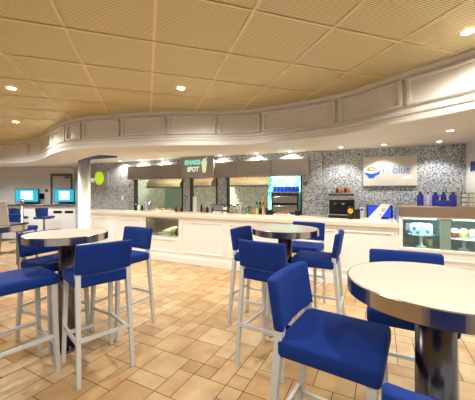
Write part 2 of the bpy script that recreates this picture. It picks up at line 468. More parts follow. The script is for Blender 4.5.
# kitchen behind the hatches
def kitchen():
    bm = bm_new()
    box(bm, sL+.6, sE+.2, 1.72, 1.82, 0, ZS); box(bm, sL+.5, sL+.6, .12, 1.82, 0, ZS); box(bm, sE+.1, sE+.2, .24, 1.72, 0, ZS)
    struct('wall_kitchen', bm, M['mosaic_in'], WLOC, WF['a'])
    t = thing('kitchen_worktop', 'long steel kitchen worktop running behind the serving hatches', 'worktop', WLOC, WF['a'])
    bm = bm_new(); box(bm, sA0-.3, sC1+.1, .125, .80, .95, .99, .004); obj('top', bm, M['steel'], t)
    bm = bm_new(); box(bm, sA0-.3, sC1+.1, .15, .78, 0, .95); obj('body', bm, M['steel'], t)
    # extraction hoods
    def hood(a, b, t0, t1, z0, z1, label):
        h = thing('exhaust_hood', label, 'hood', W(WF, (a+b)/2, t0) + (z0,), WF['a'], 'kitchen exhaust hoods')
        bm = bm_new(); l = (b-a)/2; dd = t1-t0; hh = z1-z0
        q = [(0, 0), (0, hh*.34), (dd*.35, hh), (dd, hh), (dd, 0)]
        lo = [bm.verts.new((-l, y, z)) for y, z in q]; hi = [bm.verts.new((l, y, z)) for y, z in q]
        for k in range(5): bm.faces.new((lo[k], lo[(k+1) % 5], hi[(k+1) % 5], hi[k]))
        bm.faces.new(lo); bm.faces.new(list(reversed(hi)))
        obj('hood_body', bm, M['goldsteel'], h)
        bm = bm_new(); box(bm, -l-.01, l+.01, -.012, .0, 0, .03); obj('hood_lip', bm, M['dark'], h)
        bm = bm_new(); box(bm, -.12, .12, dd*.4, dd-.05, hh, ZS - z0 - .003); obj('duct', bm, M['steel'], h)
    hood(S(WF, 150, .9), S(WF, 183, .9), .75, 1.68, 1.60, 1.98, 'steel exhaust hood seen through the widest hatch by the grill')
    hood(S(WF, 187, .9), S(WF, 214, .9), .75, 1.68, 1.62, 1.98, 'steel exhaust hood seen through the narrow middle hatch')
    hood(S(WF, 221, .9), S(WF, 270, .9), .75, 1.68, 1.62, 1.98, 'long steel exhaust hood over the hatch with the oven')
    bm = bm_new(); a, b = S(WF, 163, 1.6), S(WF, 184, 1.6); box(bm, a, b, 1.69, 1.715, .9, 1.9, .01)
    tag(obj('backsplash_panel', bm, M['mint'], None, WLOC, WF['a']), 'pale green metal backsplash panel on kitchen wall under the hood', 'panel')
    bm = bm_new(); box(bm, S(WF, 268, .95), S(WF, 312, .95), .95, 1.05, 0, ZS)
    struct('partition', bm, M['turq'], WLOC, WF['a'])
kitchen()

# ------------------------------------------------------------------ steel canopy over the hatches
def canopy():
    a, b = S(WF, 127.5, -.16), S(WF, 309, -.16)
    t = thing('hood_canopy', 'long brown steel canopy band fixed above the serving hatches', 'canopy', W(WF, (a+b)/2, 0) + (1.815,), WF['a'])
    n = 6; L = (b-a); hh = .325
    for k in range(n):
        x0, x1 = -L/2 + k*L/n, -L/2 + (k+1)*L/n - .006
        bm = bm_new(); box(bm, x0, x1, -.16, -.001, 0, hh, .005); obj('canopy_panel', bm, M['band'], t)
    bm = bm_new(); box(bm, -L/2, L/2, -.166, -.158, -.012, .012); obj('drip_edge', bm, M['steel'], t)
    return t
canopy()
# hatch frames: dark posts
for i, (s, lab) in enumerate(((sA0, 'dark steel jamb post on the hatch edge beside the lime sign wall'), (sA1, 'dark steel jamb post on far edge of grill hatch'), (sB0, 'dark steel jamb post beside the white cup dispenser'),
                 (sB1, 'dark steel jamb post at the narrow hatch near the tablet'), (sC0, 'dark steel jamb post near the steel pitcher'), (sC1, 'dark steel jamb post beside the oven and tiled pier'))):
    bm = bm_new(); box(bm, -.012, .012, -.02, .1, 0, ZT-1.0); sgn = 1 if i % 2 == 0 else -1
    tag(obj('hatch_post', bm, M['dark'], None, W(WF, s + sgn*.014, 0) + (1.0,), WF['a']), lab, 'post', 'hatch posts')

# ------------------------------------------------------------------ the counter
def frame_loop(bm, x0, x1, z0, z1, y=0, w=.03, d=.014):
    for (a, b, c, e) in ((x0, x1, z0, z0+w), (x0, x1, z1-w, z1), (x0, x0+w, z0+w, z1-w), (x1-w, x1, z0+w, z1-w)):
        box(bm, a, b, y-d, y+.004, c, e, .004, 1)
cL, cR = -4.02, S(CF, 399)
nA, nB = S(CF, 146), S(CF, 178.5)
def counter():
    t = thing('serving_counter', 'long cream panelled serving counter in front of the tiled hatch wall', 'counter', (CF['o'][0], CF['o'][1], 0), CF['a'])
    bm = bm_new(); D = .55
    box(bm, cL, nA, 0, D, 0, .94); box(bm, nB, cR-.002, 0, D, 0, .94); box(bm, nA, nB, 0, D, 0, .535); box(bm, nA, nB, 0, D, .912, .94)
    obj('body', bm, M['cream'], t)
    # stone top: follows the tiled wall at the back
    inv = Matrix.Rotation(-CF['a'], 2)
    def loc(p): return tuple(inv @ (Vector(p) - Vector(CF['o'])))
    pts = [(cL-.06, -.045), (cR-.002, -.045), loc(W(WF, S(WF, 399, .0)-.35, .115)), loc(W(WF, sE, .115)), loc(W(WF, sE, -.003)), loc(W(WF, sL+.35, -.003)), (cL-.9, .75)]
    # keep the end beside the cake case straight
    pts[2] = (cR-.002, 1.02)
    bm = bm_new(); prism(bm, pts, .945, 1.0)
    obj('countertop', bm, mat('cream_stone_top', (228, 214, 192), .3, noise=.06, nscale=40), t)
    for pa, pb in ((93, 115.5), (118, 141), (181.5, 224), (228, 277), (281, 336), (340, 394)):
        bm = bm_new(); frame_loop(bm, S(CF, pa), S(CF, pb), .22, .87); obj('panel_moulding', bm, M['cream'], t)
    bm = bm_new(); frame_loop(bm, nA+.04, nB-.04, .2, .48); obj('panel_moulding', bm, M['cream'], t)
    bm = bm_new(); box(bm, cL, cR-.002, -.022, .0, 0, .13, .006, 1); box(bm, cL, cR-.002, -.014, 0, .13, .15, .004, 1); obj('skirting', bm, M['cream'], t)
    # niche lined with steel
    n = thing('heated_display_niche', 'steel lined display niche set into the counter front', 'display', W(CF, (nA+nB)/2, 0) + (.536,), CF['a'])
    l = (nB-nA)/2 - .003
    bm = bm_new()
    box(bm, -l, l, 0, .5, 0, .012); box(bm, -l, -l+.012, 0, .5, .012, .374); box(bm, l-.012, l, 0, .5, .012, .374); box(bm, -l, l, .48, .5, .012, .374)
    obj('lining', bm, mat('brown_steel_lining', (150, 132, 116), .35, .8), n)
    bm = bm_new(); frame_loop(bm, -l, l, .0, .374, 0, .02, .012); obj('frame', bm, M['steel'], n)
    bm = bm_new(); box(bm, -l+.02, l-.02, .012, .016, .02, .354); obj('glass', bm, M['glass'], n)
    base = W(CF, (nA+nB)/2 + .12, .25)
    la = bpy.data.lights.new('niche_lamp', 'AREA'); la.shape = 'RECTANGLE'; la.size = .7; la.size_y = .06; la.energy = 5; la.color = (1, .92, .8)
    lo = bpy.data.objects.new('niche_lamp', la); COL.objects.link(lo); lo.location = W(CF, (nA+nB)/2, .12) + (.90,); lo.rotation_euler = (0, 0, CF['a'])
    bm = bm_new(); box(bm, -.30, .30, -.14, .14, 0, .03, .008); 
    tag(obj('serving_tray', bm, M['steel'], None, base + (.549,), CF['a']), 'shallow steel tray inside the counter niche', 'tray')
    bm = bm_new()
    b2 = bmesh.new(); bmesh.ops.create_icosphere(b2, subdivisions=3, radius=1)
    for v in b2.verts: v.co = Vector((v.co.x*.26*(1-.2*v.co.x), v.co.y*.12, max(0, v.co.z)*.13*(1+.5*v.co.x)))
    for f in b2.faces: f.smooth = True
    merge(bm, b2); tag(obj('bread_loaf', bm, M['bread'], None, base + (.579,), CF['a']), 'pale mound of bread on the tray inside counter niche', 'bread')
    bm = bm_new(); lathe(bm, [(.03, 0), (.035, .1), (.02, .12), (.02, .15)]); 
    tag(obj('pepper_mill', bm, M['black'], None, W(CF, nB-.1, .06) + (.549,), CF['a']), 'small black mill in the corner of the counter niche', 'mill')
    bm = bm_new(); lathe(bm, [(.03, 0), (.03, .09), (.012, .12), (.012, .14)]); 
    tag(obj('sauce_bottle', bm, M['green'], None, W(CF, nB-.22, .06) + (.549,), CF['a']), 'small green bottle beside black mill in counter niche', 'bottle')
counter()

# ------------------------------------------------------------------ cake display case
DE = sR - .9
cs0, cs1 = cR, S(CF, 500)
def display_case():
    L = cs1-cs0
    t = thing('cake_display_case', 'glass fronted cake display case with a brown steel top', 'display case', W(CF, cs0, 0) + (0,), CF['a'])
    mull0, mull1 = S(CF, 440)-cs0, S(CF, 451)-cs0
    bm = bm_new(); box(bm, 0, L, 0, .62, 0, .63); obj('base', bm, M['cream'], t)
    bm = bm_new(); frame_loop(bm, .1, L-.1, .2, .54); obj('panel_moulding', bm, M['cream'], t)
    bm = bm_new(); box(bm, 0, L, -.035, .64, 1.115, 1.262, .008); obj('top', bm, mat('brown_brushed_steel', (168, 142, 120), .3, .9, noise=.08, nscale=6), t)
    bm = bm_new(); box(bm, 0, L, .60, .62, .63, 1.115); box(bm, 0, .02, .02, .6, .63, 1.115); box(bm, L-.02, L, .02, .6, .63, 1.115); box(bm, .02, L-.02, .02, .6, .632, .65)
    obj('lining', bm, M['caselin'], t)
    bm = bm_new(); box(bm, 0, L, -.012, .02, .63, .668, .004, 1); box(bm, 0, L, -.008, .02, 1.09, 1.114); box(bm, 0, .045, -.012, .02, .668, 1.09); obj('frame', bm, M['cream'], t)
    bm = bm_new(); box(bm, mull0, mull1, -.006, .02, .668, 1.09, .003, 1); obj('mullion', bm, M['mint'], t)
    for a, b in ((.045, mull0), (mull1, L)):
        bm = bm_new(); box(bm, a, b, .004, .009, .668, 1.09); obj('glass', bm, M['glass'], t)
    for a, b in ((.03, mull0), (mull1, L-.03)):
        bm = bm_new(); box(bm, a, b, .12, .59, .86, .866); obj('shelf', bm, M['lglass'], t)
        bm = bm_new(); box(bm, a+.03, b-.03, .03, .05, 1.075, 1.09); obj('light_strip', bm, M['striplight'], t)
        la = bpy.data.lights.new('case_light', 'AREA'); la.shape = 'RECTANGLE'; la.size = b-a-.1; la.size_y = .04; la.energy = 4.5; la.color = (.86, 1, .97)
        lo = bpy.data.objects.new('case_light', la); COL.objects.link(lo); lo.location = W(CF, cs0+(a+b)/2, .12) + (1.07,); lo.rotation_euler = (math.radians(-12), 0, CF['a'])
    return mull0, mull1
display_case()
def cake_stand(px, t, z, label, r=.13, h=.12):
    s = S(CF, px, t)
    o = thing('cake_stand', label, 'cake stand', W(CF, s, t) + (z,), 0, 'white cake stands in the case')
    bm = bm_new(); lathe(bm, [(.07, 0), (.065, .012), (.022, .035), (.02, h-.03), (.05, h-.012)]); obj('foot', bm, M['white'], o)
    bm = bm_new(); lathe(bm, [(.05, h-.012), (r, h-.006), (r+.006, h+.004), (r, h+.002), (0, h)], n=40); obj('plate', bm, M['white'], o)
    return W(CF, s, t) + (z+h+.003,)
def cakes():
    z0 = .65
    # frosted cake on its stand
    p = cake_stand(421, .22, z0, 'white cake stand holding the blue decorated cake', .17, .19)
    c = thing('frosted_cake', 'white frosted cake with blue icing trim on stand', 'cake', (p[0], p[1], p[2]), CF['a'])
    bm = bm_new(); lathe(bm, [(.14, 0), (.145, .02), (.14, .135), (.125, .155), (0, .16)], n=32); obj('sponge', bm, M['icing'], c)
    bm = bm_new()
    for a, z in ((3.5, .01), (3.95, .07), (4.3, .015), (5.2, .03), (1.2, .02)):
        box(bm, .139*math.cos(a)-.02, .139*math.cos(a)+.02, .139*math.sin(a)-.02, .139*math.sin(a)+.02, z, z+.045, .01)
    obj('blue_icing', bm, M['ciel'], c)
    # shelf items to its side
    s = S(CF, 411, .4)
    p = W(CF, s, .45)
    bm = bm_new(); box(bm, -.07, .07, -.05, .05, 0, .11, .012); tag(obj('cake_box', bm, M['icing'], None, p + (.8665,), CF['a']), 'white cake block on the glass shelf behind the frosted cake', 'cake')
    bm = bm_new(); lathe(bm, [(.04, 0), (.05, .1), (.047, .1), (.037, .006), (0, .006)], cap=False); tag(obj('cream_tub', bm, M['wood'], None, W(CF, S(CF, 430, .3), .38) + (.65,), 0), 'beige tub on the case floor behind blue decorated cake', 'tub')
    # stand with three sliced cakes
    p = cake_stand(464, .22, z0, 'white cake stand holding three cut cakes', .24, .17)
    a = CF['a']
    def wedge(px, dt, m1, m2, label, name):
        s = S(CF, px, .22); q = W(CF, s, .22+dt)
        o = thing(name, label, 'cake', (q[0], q[1], p[2]), a+.4)
        bm = bm_new(); prism(bm, [(-.055, -.05), (.06, 0), (-.055, .05)], 0, .075); obj('sponge', bm, m1, o)
        bm = bm_new(); b2 = bmesh.new(); bmesh.ops.create_icosphere(b2, subdivisions=2, radius=1)
        for v in b2.verts: v.co = Vector((v.co.x*.06-.003, v.co.y*.048*(1-.3*v.co.x), .075 + max(-.2, v.co.z)*.055))
        for f in b2.faces: f.smooth = True
        merge(bm, b2); obj('topping', bm, m2, o)
    wedge(454.5, -.02, M['red'], M['icing'], 'red cake slice topped with white cream on stand', 'cake_slice')
    wedge(464, .0, M['lemon'], M['lemon'], 'pale yellow cream cake slice in middle of the stand', 'cake_slice')
    wedge(473.6, .0, M['icing'], M['bread'], 'white cake slice with brown topping at edge of stand', 'cake_slice')
cakes()

# things on top of the case
ZCASE = 1.2625
def bottle(px, t, label, m, h=.2, r=.036, z=ZCASE, fr=CF, capm=None, group=None, name='bottle'):
    o = thing(name, label, 'bottle', W(fr, S(fr, px, t), t) + (z,), 0, group)
    bm = bm_new(); lathe(bm, [(r*.95, 0), (r, .01), (r, h*.72), (r*.75, h*.82), (r*.4, h*.88)], n=20); obj('body', bm, m, o)
    bm = bm_new(); lathe(bm, [(r*.45, h*.88), (r*.45, h*.98), (r*.35, h)], n=16); obj('cap', bm, capm or M['dark'], o)
    return o
g = 'bottles on the cake case'
bottle(420.3, .25, 'tall deep blue bottle nearest the glowing sign board end of case', M['cobalt'], .205, .042, group=g)
bottle(428, .25, 'pale lavender bottle between the deep blue bottles', M['lav'], .20, .036, group=g)
bottle(435.5, .25, 'deep blue bottle just past the lavender one', M['cobalt'], .20, .042, group=g)
bottle(443.5, .30, 'deep blue bottle standing behind the low blue boxes', M['cobalt'], .205, .036, group=g)
bottle(453, .25, 'deep blue bottle nearest the stacked cups', M['cobalt'], .20, .046, group=g)
for k, (px, lab) in enumerate(((440.3, 'low navy box in front of bottles, next to lavender bottle'), (447.9, 'low navy box in front of bottles, next to stacked cups'))):
    bm = bm_new(); box(bm, -.05, .05, -.03, .03, 0, .085, .008); 
    tag(obj('small_box', bm, M['navy'], None, W(CF, S(CF, px, .14), .14) + (ZCASE,), CF['a']), lab, 'box', 'navy boxes on the case')
def cup_proto(glaze):
    bm = bm_new(); lathe(bm, [(.024, 0), (.026, .004), (.037, .058), (.039, .062), (.036, .06), (.024, .008), (0, .008)], n=24, cap=False); return bm
for ci, (px, glz, nm) in enumerate(((463.5, 'black', 'black'), (471, 'green', 'green'))):
    for k in range(3):
        s = S(CF, px, .25)
        o = thing('cup', '%s cup of the %s rimmed stack on the cake case' % (('bottom', 'middle', 'top')[k], nm), 'cup', W(CF, s, .25) + (ZCASE + k*.063,), 0, 'cups stacked on the case')
        obj('bowl', cup_proto(0), M['white'], o)
        bm = bm_new(); lathe(bm, [(.0375, .052), (.0402, .062), (.0385, .0635), (.036, .061)], n=24, cap=False); obj('rim', bm, M[glz], o)
        bm = bm_new(); tube(bm, [(-.033, -.01, .05), (-.05, -.02, .045), (-.05, -.02, .025), (-.029, -.01, .018)], .005, 6); obj('handle', bm, M[glz], o)

# ------------------------------------------------------------------ counter-top things
Z1 = 1.0005
def on_counter(px, t): return W(WF, S(WF, px, t), t) + (Z1,)
def espresso():
    p = on_counter(341.5, -.24)
    o = thing('espresso_machine', 'chrome and black espresso machine against the tiled cafe wall', 'coffee machine', p, WF['a'])
    bm = bm_new(); box(bm, -.22, .22, -.16, .17, 0, .05, .006); box(bm, -.22, .22, .05, .17, .05, .33); obj('body', bm, M['dark'], o)
    bm = bm_new(); box(bm, -.225, .225, -.17, .17, .33, .40, .01); box(bm, -.225, .225, -.165, .17, .43, .452, .006); obj('top', bm, M['steel'], o)
    bm = bm_new(); box(bm, -.215, .215, -.15, .16, .40, .43); obj('cup_rail', bm, M['black'], o)
    bm = bm_new(); box(bm, -.2, .2, -.165, -.16, .27, .33); box(bm, -.2, .08, .03, .05, .06, .27); obj('front_panel', bm, M['dark'], o)
    for k in (-.1, .03):
        bm = bm_new(); lathe(bm, [(.03, .24), (.032, .30), (.03, .33)], k, -.06); bar(bm, (k, -.08, .26), (k, -.2, .25), .02); obj('group_head', bm, M['steel'], o)
    bm = bm_new(); box(bm, -.2, .2, -.15, .03, .05, .065); obj('drip_tray', bm, M['steel'], o)
    # bean hopper at its side
    q = on_counter(350.5, -.52)
    h = thing('coffee_tin', 'round yellow faced tin in front of espresso machine', 'tin', q, WF['a'])
    bm = bm_new(); lathe(bm, [(.045, 0), (.045, .2), (.035, .22)], n=24); obj('body', bm, M['dark'], h)
    bm = bm_new(); b2 = bmesh.new(); bmesh.ops.create_cone(b2, cap_ends=True, segments=24, radius1=.045, radius2=.045, depth=.02)
    merge(bm, b2, 0, Matrix.Translation((0, -.05, .14)) @ Matrix.Rotation(PI/2, 4, 'X')); obj('label_disc', bm, M['yellow'], h)
    zt = Z1 + .4522
    g = 'syrup bottles on the espresso machine'
    for px, m, cm, lab in ((337.3, M['redcap'], M['redcap'], 'dark red syrup bottle at the end over the cups'), (341.3, M['amber'], M['redcap'], 'amber syrup bottle beside the dark red one'),
                           (345.3, M['redcap'], M['black'], 'dark brown syrup bottle between two amber ones'), (349.0, M['amber'], M['redcap'], 'amber syrup bottle at end of row above yellow tin')):
        bottle(px, -.24, lab + ' on espresso machine', m, .105, .03, zt, WF, cm, g, 'syrup_bottle')
    for px, lab in ((329.5, 'white cup on the corner of espresso machine'), (334.2, 'second white cup from the corner of espresso machine')):
        bm = cup_proto(0); tag(obj('coffee_cup', bm, M['white'], None, W(WF, S(WF, px, -.22), -.22) + (zt,), 0), lab, 'cup', 'white cups on espresso machine')
espresso()
def cafe_side():
    p = on_counter(357.4, -.44)
    o = thing('card_terminal', 'black card terminal box between espresso machine and screen', 'terminal', p, WF['a'])
    bm = bm_new(); box(bm, -.045, .045, -.06, .06, 0, .17, .01); obj('body', bm, M['black'], o)
    bm = bm_new(); box(bm, -.035, .035, -.064, -.058, .09, .15); obj('face', bm, M['dark'], o)
    bm = bm_new(); box(bm, -.04, .04, -.005, .005, 0, .2); box(bm, -.04, .04, -.05, .05, 0, .01)
    o = tag(obj('table_card', bm, M['paper'], None, on_counter(362, -.26), WF['a']), 'small white card stand with a blue dot by the screen', 'card')
    bm = bm_new(); lathe(bm, [(.022, 0), (.022, .004), (0, .004)], n=20)
    d = obj('blue_dot', bm, M['kblue'], o); d.matrix_local = Matrix.Translation((0, -.006, .15)) @ Matrix.Rotation(PI/2, 4, 'X')
    # screen, and leaflet leaning before it
    p = on_counter(379.5, -.28)
    o = thing('order_screen', 'black order screen with blue display on the counter', 'screen', p, WF['a'])
    bm = bm_new(); box(bm, -.205, .205, -.012, .018, .012, .235, .008); obj('bezel', bm, M['black'], o)
    bm = bm_new(); box(bm, -.175, .175, -.016, -.011, .03, .215); obj('display', bm, M['scrb'], o)
    bm = bm_new(); box(bm, -.13, .13, -.06, .08, 0, .014, .004); obj('stand', bm, M['black'], o)
    o = thing('leaflet', 'white printed leaflet leaning across the order screen', 'leaflet', on_counter(378, -.40), WF['a'])
    bm = bm_new()
    q = [(-.17, -.02, 0), (.03, -.02, 0), (.20, .05, .26), (.05, .05, .26)]
    f0 = [bm.verts.new(v) for v in q]; f1 = [bm.verts.new((x, y+.004, z)) for x, y, z in q]
    bm.faces.new(f0); bm.faces.new(list(reversed(f1)))
    for k in range(4): bm.faces.new((f0[k], f0[(k+1) % 4], f1[(k+1) % 4], f1[k]))
    obj('sheet', bm, M['paper'], o)
    bm = bm_new()
    for (x0, x1, z) in ((.06, .12, .17), (.05, .1, .14), (.0, .06, .07)): box(bm, x0, x1, -.004 + (z/.26)*.07 - .021, -.001 + (z/.26)*.07 - .02, z, z+.012)
    obj('print', bm, M['grey'], o)
    bm = bm_new(); lathe(bm, [(.03, 0), (.035, .07), (.033, .07), (.028, .005), (0, .005)], cap=False)
    tag(obj('blue_cup', bm, M['kblue'], None, on_counter(396.5, -.3), 0), 'small blue cup between order screen and cake case', 'cup')
cafe_side()
# two blue bird-like wire brackets on the wall? no: a light blue garland
def hatch_things():
    # grill hatch
    g = 'condiments at the grill hatch'
    for px, m, cm, h, r, lab in ((135.8, M['black'], M['paper'], .17, .03, 'small black bottle at the end of grill hatch'), (138.6, M['white'], M['kblue'], .16, .03, 'white bottle with a blue cap beside black bottle'),
                              (142, M['black'], M['redcap'], .14, .032, 'squat black bottle in front of grill hatch'), (145.8, M['lav'], M['paper'], .24, .028, 'tall pale bottle beside the steel canister')):
        bottle(px, -.12, lab, m, h, r, Z1, WF, cm, g)
    bm = bm_new(); lathe(bm, [(.055, 0), (.055, .23), (.05, .24), (.048, .24), (.05, .01), (0, .01)], cap=False, n=28)
    tag(obj('steel_canister', bm, M['steel'], None, on_counter(150, -.14), 0), 'steel utensil canister on counter by grill hatch', 'canister')
    for px, lab in ((156, 'orange food dish next to steel canister'), (163, 'orange food dish second from steel canister'), (169.8, 'orange food dish nearest the tiled pier')):
        o = thing('food_dish', lab, 'dish', on_counter(px, -.12), WF['a'], 'orange dishes on counter')
        bm = bm_new(); box(bm, -.09, .09, -.06, .06, 0, .03, .008); obj('dish', bm, M['white'], o)
        bm = bm_new(); b2 = bmesh.new(); bmesh.ops.create_icosphere(b2, subdivisions=2, radius=1)
        for v in b2.verts: v.co = Vector((v.co.x*.075, v.co.y*.05, .028 + max(0, v.co.z)*.045*(1+.3*math.sin(v.co.x*9))))
        merge(bm, b2); obj('food', bm, M['orange'], o)
    # narrow hatch
    o = thing('cup_tower', 'tall white cup dispenser standing at the narrow hatch', 'tower', on_counter(194.8, -.1), 0)
    bm = bm_new()
    for k in range(14): lathe(bm, [(.040, k*.024), (.048, k*.024+.05), (.05, k*.024+.052)], n=20)
    obj('tube', bm, M['white'], o)  # nested white cups piled into one mesh, not a tube
    bm = bm_new(); lathe(bm, [(.06, 0), (.06, .012), (.03, .014)]); obj('base', bm, M['white'], o)
    bottle(201.5, -.1, 'slim cobalt blue bottle beside white cup dispenser', M['cobalt'], .2, .028, Z1, WF, None, 'bottles at the narrow hatch')
    bottle(204.3, -.14, 'amber bottle next to the slim cobalt bottle', M['amber'], .13, .026, Z1, WF, None, 'bottles at the narrow hatch')
    bottle(207.3, -.1, 'short dark bottle near the tablet stand', M['black'], .14, .03, Z1, WF, None, 'bottles at the narrow hatch')
    for px, m, h, rr, lab in ((210.6, M['lav'], .19, .026, 'pale tall bottle between short dark bottle and tablet'), (212.9, M['redcap'], .12, .024, 'small red bottle right beside the tablet')):
        bottle(px, -.1, lab, m, h, rr, Z1, WF, None, 'bottles at the narrow hatch')
    for px, m, h, rr, lab in ((176.4, M['black'], .13, .03, 'small black bottle at the tiled pier end of grill hatch'), (178.6, M['amber'], .15, .026, 'amber bottle at tiled pier end of grill hatch'), (181.5, M['black'], .12, .028, 'last black bottle before the tiled pier beside grill hatch')):
        bottle(px, -.1, lab, m, h, rr, Z1, WF, None, g)
    for px, m, h, rr, lab in ((257.3, M['lemon'], .15, .026, 'yellow bottle between orange basket and utensil pot'), (266.8, M['black'], .17, .03, 'black bottle at the foot of the pale tan dispenser')):
        bottle(px, -.18, lab, m, h, rr, Z1, WF, None, 'bottles at the oven hatch')
    o = thing('tablet_stand', 'dark framed tablet on a stand before the tiled pier', 'tablet', on_counter(219, -.16), WF['a'])
    bm = bm_new(); box(bm, -.15, .15, -.01, .01, .05, .2, .006); obj('frame', bm, M['black'], o)
    bm = bm_new(); box(bm, -.13, .13, -.014, -.009, .065, .185); obj('glass_face', bm, M['grey'], o)
    bm = bm_new(); box(bm, -.06, .06, -.05, .06, 0, .012); box(bm, -.015, .015, .0, .02, .01, .07); obj('stand', bm, M['black'], o)
    bm = bm_new(); lathe(bm, [(.036, 0), (.048, .14), (.05, .145), (.044, .14), (.033, .006), (0, .006)], cap=False, n=24)
    o = tag(obj('paper_cup', bm, M['white'], None, on_counter(225, -.32), 0), 'large white cup standing in front of tablet', 'cup')
    bm = bm_new(); lathe(bm, [(.041, .05), (.0455, .09)], cap=False, n=24); obj('red_print', bm, M['redcap'], o)
    bm = bm_new(); box(bm, -.1, .1, -.05, .05, 0, .05, .008); tag(obj('napkin_stack', bm, M['paper'], None, on_counter(217.5, -.36), WF['a']), 'low white napkin pile in front of the tablet', 'napkins')
    # oven hatch
    g = 'glass jars along the oven hatch'
    for px, h, lab in ((230.8, .19, 'glass jar nearest the white cup'), (234.3, .16, 'short glass jar second from white cup'), (238.0, .20, 'glass jar beside the steel pitcher'), (249.5, .16, 'small glass jar past the steel pitcher')):
        o = thing('glass_jar', lab, 'jar', on_counter(px, -.14), 0, g)
        bm = bm_new(); lathe(bm, [(.036, 0), (.04, .01), (.04, h*.8), (.034, h*.9)], n=20); obj('body', bm, M['lglass'], o)
        bm = bm_new(); lathe(bm, [(.032, .006), (.034, h*.55), (0, h*.57)], n=16); obj('contents', bm, M['wood'] if px < 240 else M['green'], o)
        bm = bm_new(); lathe(bm, [(.036, h*.9), (.036, h), (.03, h*1.03)], n=20); obj('lid', bm, M['dark'], o)
    o = thing('steel_pitcher', 'steel pitcher with a side handle on the counter', 'pitcher', on_counter(244, -.2), WF['a'])
    bm = bm_new(); lathe(bm, [(.055, 0), (.06, .03), (.048, .14), (.05, .18), (.047, .178), (.045, .14), (.05, .01), (0, .01)], cap=False, n=28); obj('body', bm, M['steel'], o)
    bm = bm_new(); tube(bm, [(.05, 0, .15), (.09, 0, .14), (.095, 0, .08), (.055, 0, .05)], .006, 8); obj('handle', bm, M['steel'], o)
    for px, lab in ((253.8, 'orange food dish just past the glass jars'),):
        bm = bm_new(); box(bm, -.055, .055, -.045, .045, 0, .06, .02); tag(obj('bread_basket', bm, M['orange'], None, on_counter(px, -.12), WF['a']), 'orange basket just past the glass jars', 'basket')
    bm = bm_new(); lathe(bm, [(.045, 0), (.05, .12), (.047, .12), (.042, .006), (0, .006)], cap=False, n=20)
    o = tag(obj('utensil_pot', bm, M['black'], None, on_counter(260, -.1), 0), 'black pot of dark utensils beside the oven', 'pot')
    for k in range(4):
        bm = bm_new(); a = k*1.6; bar(bm, (.02*math.cos(a), .02*math.sin(a), .01), (.07*math.cos(a), .05*math.sin(a), .22), .01); box(bm, .07*math.cos(a)-.015, .07*math.cos(a)+.015, .05*math.sin(a)-.006, .05*math.sin(a)+.006, .21, .26, .005)
        obj('utensil', bm, M['dark'], o)
    o = thing('cup_tower', 'tall pale tan cup dispenser beside the oven', 'tower', W(WF, S(WF, 264.3, .2), .2) + (.9905,), 0)
    bm = bm_new()
    for k in range(15): lathe(bm, [(.036, k*.024), (.044, k*.024+.045), (.046, k*.024+.048)], n=18)
    obj('tube', bm, M['wood'], o)  # tan cups nested in one mesh, no tube around them
    # oven
    o = thing('pizza_oven', 'dark stacked oven with steel doors below the blue cups', 'oven', W(WF, S(WF, 286, .32), .32) + (.9905,), WF['a'])
    w = (S(WF, 299, .2)-S(WF, 272, .2))/2
    bm = bm_new(); box(bm, -w, w, -.13, .3, .02, .46, .006); obj('body', bm, M['dark'], o)
    bm = bm_new(); box(bm, -w-.01, w+.01, -.15, .31, .46, .49, .006); obj('top', bm, M['steel'], o)
    for z in (.05, .25):
        bm = bm_new(); box(bm, -w+.03, w-.03, -.145, -.128, z, z+.15, .006); dd = obj('door', bm, M['band'], o)
        bm = bm_new(); tube(bm, [(-w+.08, -.145, z+.12), (-w+.08, -.18, z+.12), (w-.08, -.18, z+.12), (w-.08, -.145, z+.12)], .008, 8); obj('handle', bm, M['steel'], dd)
    bm = bm_new(); box(bm, -w+.03, w-.03, -.138, -.128, .41, .45); obj('control_strip', bm, M['black'], o)
    for k in range(4):
        bm = bm_new(); b2 = bmesh.new(); bmesh.ops.create_cone(b2, cap_ends=True, segments=14, radius1=.014, radius2=.012, depth=.02)
        merge(bm, b2, 0, Matrix.Translation((-w+.1+k*(2*w-.2)/3, -.148, .43)) @ Matrix.Rotation(PI/2, 4, 'X')); obj('knob', bm, M['steel'], o)
    for x in (-w+.03, w-.03):
        for y in (-.1, .26):
            bm = bm_new(); lathe(bm, [(.015, 0), (.015, .022)], x, y); obj('foot', bm, M['black'], o)
    ob = o.matrix_basis
    base = None
    for row in range(2):
        for k in range(7):
            bm = None
            u = -w + .05 + k*(2*w-.1)/6
            q = Vector(W(WF, S(WF, 286, .32) + u, .32 - .06 + row*.1)).to_3d(); q.z = .9905 + .4905
            lab = 'upside down blue cup, number %s of the %s row on oven' % (('one', 'two', 'three', 'four', 'five', 'six', 'seven')[k], ('front', 'back')[row])
            lab = '%s cobalt cup from the tiled pier in %s row on oven' % (('seventh', 'sixth', 'fifth', 'fourth', 'third', 'second', 'first')[k], ('front', 'back')[row])
            if base is None:
                bm = bm_new(); lathe(bm, [(.037, 0), (.036, .01), (.028, .11), (.025, .115), (0, .115)], n=20, cap=False)
                base = obj('plastic_cup', bm, M['kblue'], None, q, 0); c = base
            else: c = base.copy(); COL.objects.link(c); c.location = q
            tag(c, lab, 'cup', 'blue cups on the oven')
    bm = bm_new(); box(bm, -.16, .16, -.08, .08, 0, .03, .01)
    o = tag(obj('pizza_tray', bm, M['white'], None, on_counter(282.5, -.16), WF['a']), 'white tray of sliced food in front of the oven', 'tray')
    bm = bm_new()
    for k in range(6): box(bm, -.14+k*.046, -.105+k*.046, -.05, .05, .03, .05+.01*(k % 2), .008)
    obj('food', bm, M['orange'], o)
